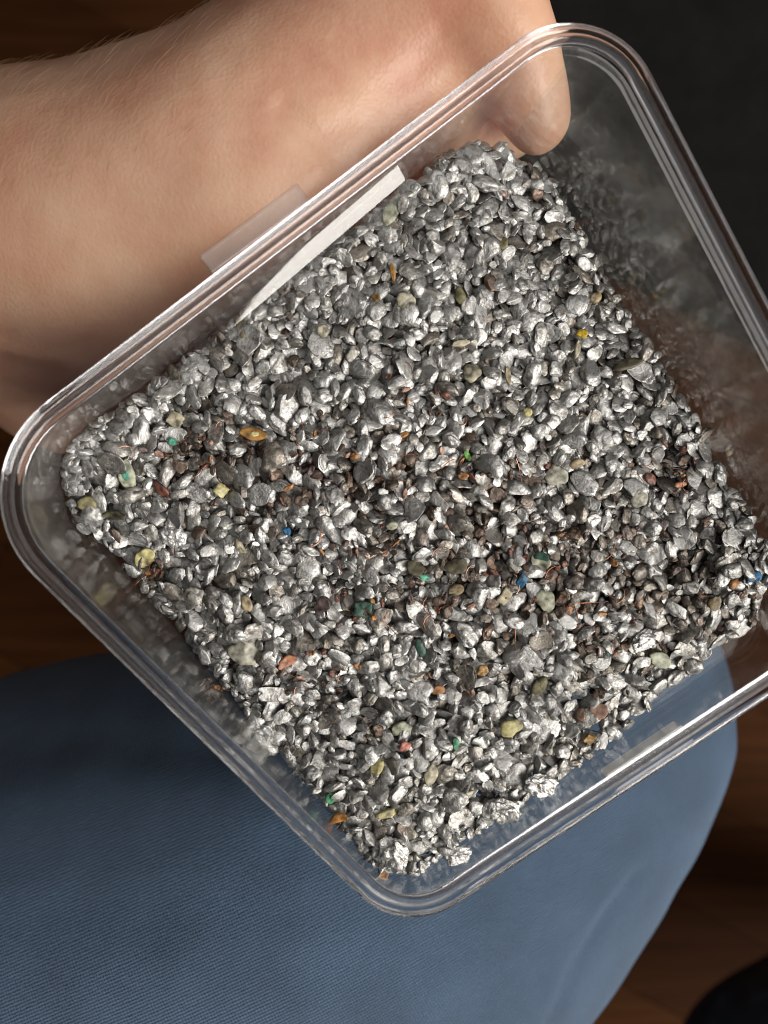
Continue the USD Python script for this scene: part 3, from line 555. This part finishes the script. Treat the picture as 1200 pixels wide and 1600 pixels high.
for n in range(56):
    c = DR[n % len(DR)]; px, py = c[0] + wr.normal(0, c[2]), c[1] + wr.normal(0, c[3])
    q, i, j = on_heap(px, py, 0.0006); a0 = wr.uniform(0, math.pi); L = wr.uniform(0.0018, 0.0048); k1 = wr.uniform(-1.6, 1.6); p = []
    for s in np.linspace(-0.5, 0.5, 8):
        a = a0 + k1 * s; u = q + np.array([math.cos(a), math.sin(a), 0]) * L * s
        ii2, jj2 = int(np.clip((u[0] - gx0) / G, 0, NX - 1)), int(np.clip((u[1] - gy0) / G, 0, NY - 1))
        u[2] = max(HG[ii2, jj2], q[2] - 0.0005) + 0.0006; p.append(u)
    p = np.array(p); p[1:-1, 2] = (p[:-2, 2] + p[1:-1, 2] + p[2:, 2]) / 3
    obj('copper_wire', tube(loc2w(p), 0.00007 * wr.uniform(0.8, 1.4)), M_WIRE, smooth=True, label='hair-thin reddish copper wire lying among the granules', cat='wire', group='hair-thin copper wires')

# ------------------------------------------------------------------ the granules themselves, less those that a chip has pushed aside
def clear_of_chips(it):
    k, a, p, F = it; w = loc2w(p)
    for q, Fc, la, lb, th in DISCS:
        d = (w - q)
        if d @ d < (la + a) ** 2:
            x, y, z = d @ Fc
            if (x / (la + 0.25 * a)) ** 2 + (y / (lb + 0.25 * a)) ** 2 < 1 and z > -th * 0.5 - a * 0.35: return False
    return True
items = [it for it in items if clear_of_chips(it)]
pos = np.array([it[2] for it in items]); aa = np.array([it[1] for it in items])
ii = np.clip(((pos[:, 0] - gx0) / G).astype(int), 0, NX - 1); jj = np.clip(((pos[:, 1] - gy0) / G).astype(int), 0, NY - 1)
cover = np.array([np.mean(H[max(i - 2, 0):i + 3, max(j - 2, 0):j + 3]) for i, j in zip(ii, jj)])
ontop = pos[:, 2] + aa * 0.35 > cover
wp = loc2w(pos); spx = w2px(wp)
inview = (spx[:, 0] > 0) & (spx[:, 0] < 1195) & (spx[:, 1] > 0) & (spx[:, 1] < 1600)
rank = np.argsort(-(aa * (ontop & inview)))
solo = set(int(k) for k in rank[:300])
ZONES = [('granules along the hand side of the box', 'plump silvery metal granule on the heap close to the wall by the hand', lambda x, y: y < 780 - 0.78 * x),
         ('granules by the bottom corner of the box', 'crumpled bright metal granule in the thin bottom tip of the heap', lambda x, y: y > 1060),
         ('granules by the tall far wall of the box', 'silvery metal granule heaped against the tall smoky wall under the fingertip', lambda x, y: y < 1.44 * x - 990),
         ('granules in the left part of the heap', 'rounded silvery metal granule in the left part of the heap', lambda x, y: x < 450),
         ('granules in the upper middle of the heap', 'plain silvery metal granule in the upper middle of the heap', lambda x, y: y < 620),
         ('granules at the right end of the heap', 'smooth silvery metal granule at the right end of the heap', lambda x, y: x > 880),
         ('granules between the middle and the bottom tip', 'silvery metal granule between the dark middle and the bottom tip of the heap', lambda x, y: y > 900),
         ('granules in the dark middle of the heap', 'dull grey metal granule in the darker middle of the heap', lambda x, y: True)]
def dullness(x, y):                                        # a drift from the left middle through the centre to the right end
    c = np.array([(300, 720), (560, 760), (760, 830), (900, 930), (1040, 930)], float); w = (55, 75, 115, 120, 110); best = 9.0
    for p, q, w0, w1 in zip(c, c[1:], w, w[1:]):
        t = np.clip(((np.array([x, y]) - p) @ (q - p)) / ((q - p) @ (q - p)), 0, 1); best = min(best, np.linalg.norm(np.array([x, y]) - p - t * (q - p)) / (w0 + (w1 - w0) * t))
    return math.exp(-best ** 2)
tr_ = np.random.default_rng(4)
dull = [tr_.random() < 0.04 + 0.68 * dullness(*spx[k]) and aa[k] < 0.0021 for k in range(len(items))]
for k in sorted(solo):
    v, a, p, F = items[k]
    m, _, _ = granule(5000 + k)
    vv = (m.vertices * a) @ F.T + p
    x, y = spx[k]
    g, lab = next((z[0], z[1]) for z in ZONES if z[2](x, y))
    obj('metal_granule', trimesh.Trimesh(loc2w(vv), m.faces[:, ::-1], process=False), M_DULL if dull[k] else M_METAL, smooth=40, label=lab.replace('silvery', 'dull brownish').replace('bright', 'brownish').replace('dull grey', 'dull brown') if dull[k] else lab, cat='granule', group=('brownish ' if dull[k] else '') + g)
pi = UsdGeom.PointInstancer.Define(stage, '/World/metal_granule_heap')
tag(pi, 'heap of small silvery grey crumpled metal granules filling the clear box', 'granules', kind='stuff')
protos = UsdGeom.Xform.Define(stage, '/World/metal_granule_heap/shapes')
for k in range(2 * NVAR):
    usdkit.mesh(stage, f'/World/metal_granule_heap/shapes/granule_{k:03d}', VAR[k % NVAR][0], M_METAL if k < NVAR else M_DULL, smooth=40)
    pi.GetPrototypesRel().AddTarget(f'/World/metal_granule_heap/shapes/granule_{k:03d}')
rest = [k for k in range(len(items)) if k not in solo]
pi.CreateProtoIndicesAttr([items[k][0] + NVAR * int(dull[k]) for k in rest])
pi.CreatePositionsAttr(Vt.Vec3fArray.FromNumpy(loc2w(np.array([items[k][2] for k in rest])).astype(np.float32)))
pi.CreateScalesAttr(Vt.Vec3fArray.FromNumpy(np.array([[items[k][1]] * 3 for k in rest], np.float32)))
from scipy.spatial.transform import Rotation
qs = Rotation.from_matrix(np.array([R_L @ items[k][3] @ np.diag([1, 1, -1]) for k in rest])).as_quat()
pi.CreateOrientationsAttr(Vt.QuathArray([Gf.Quath(float(q[3]), float(q[0]), float(q[1]), float(q[2])) for q in qs]))
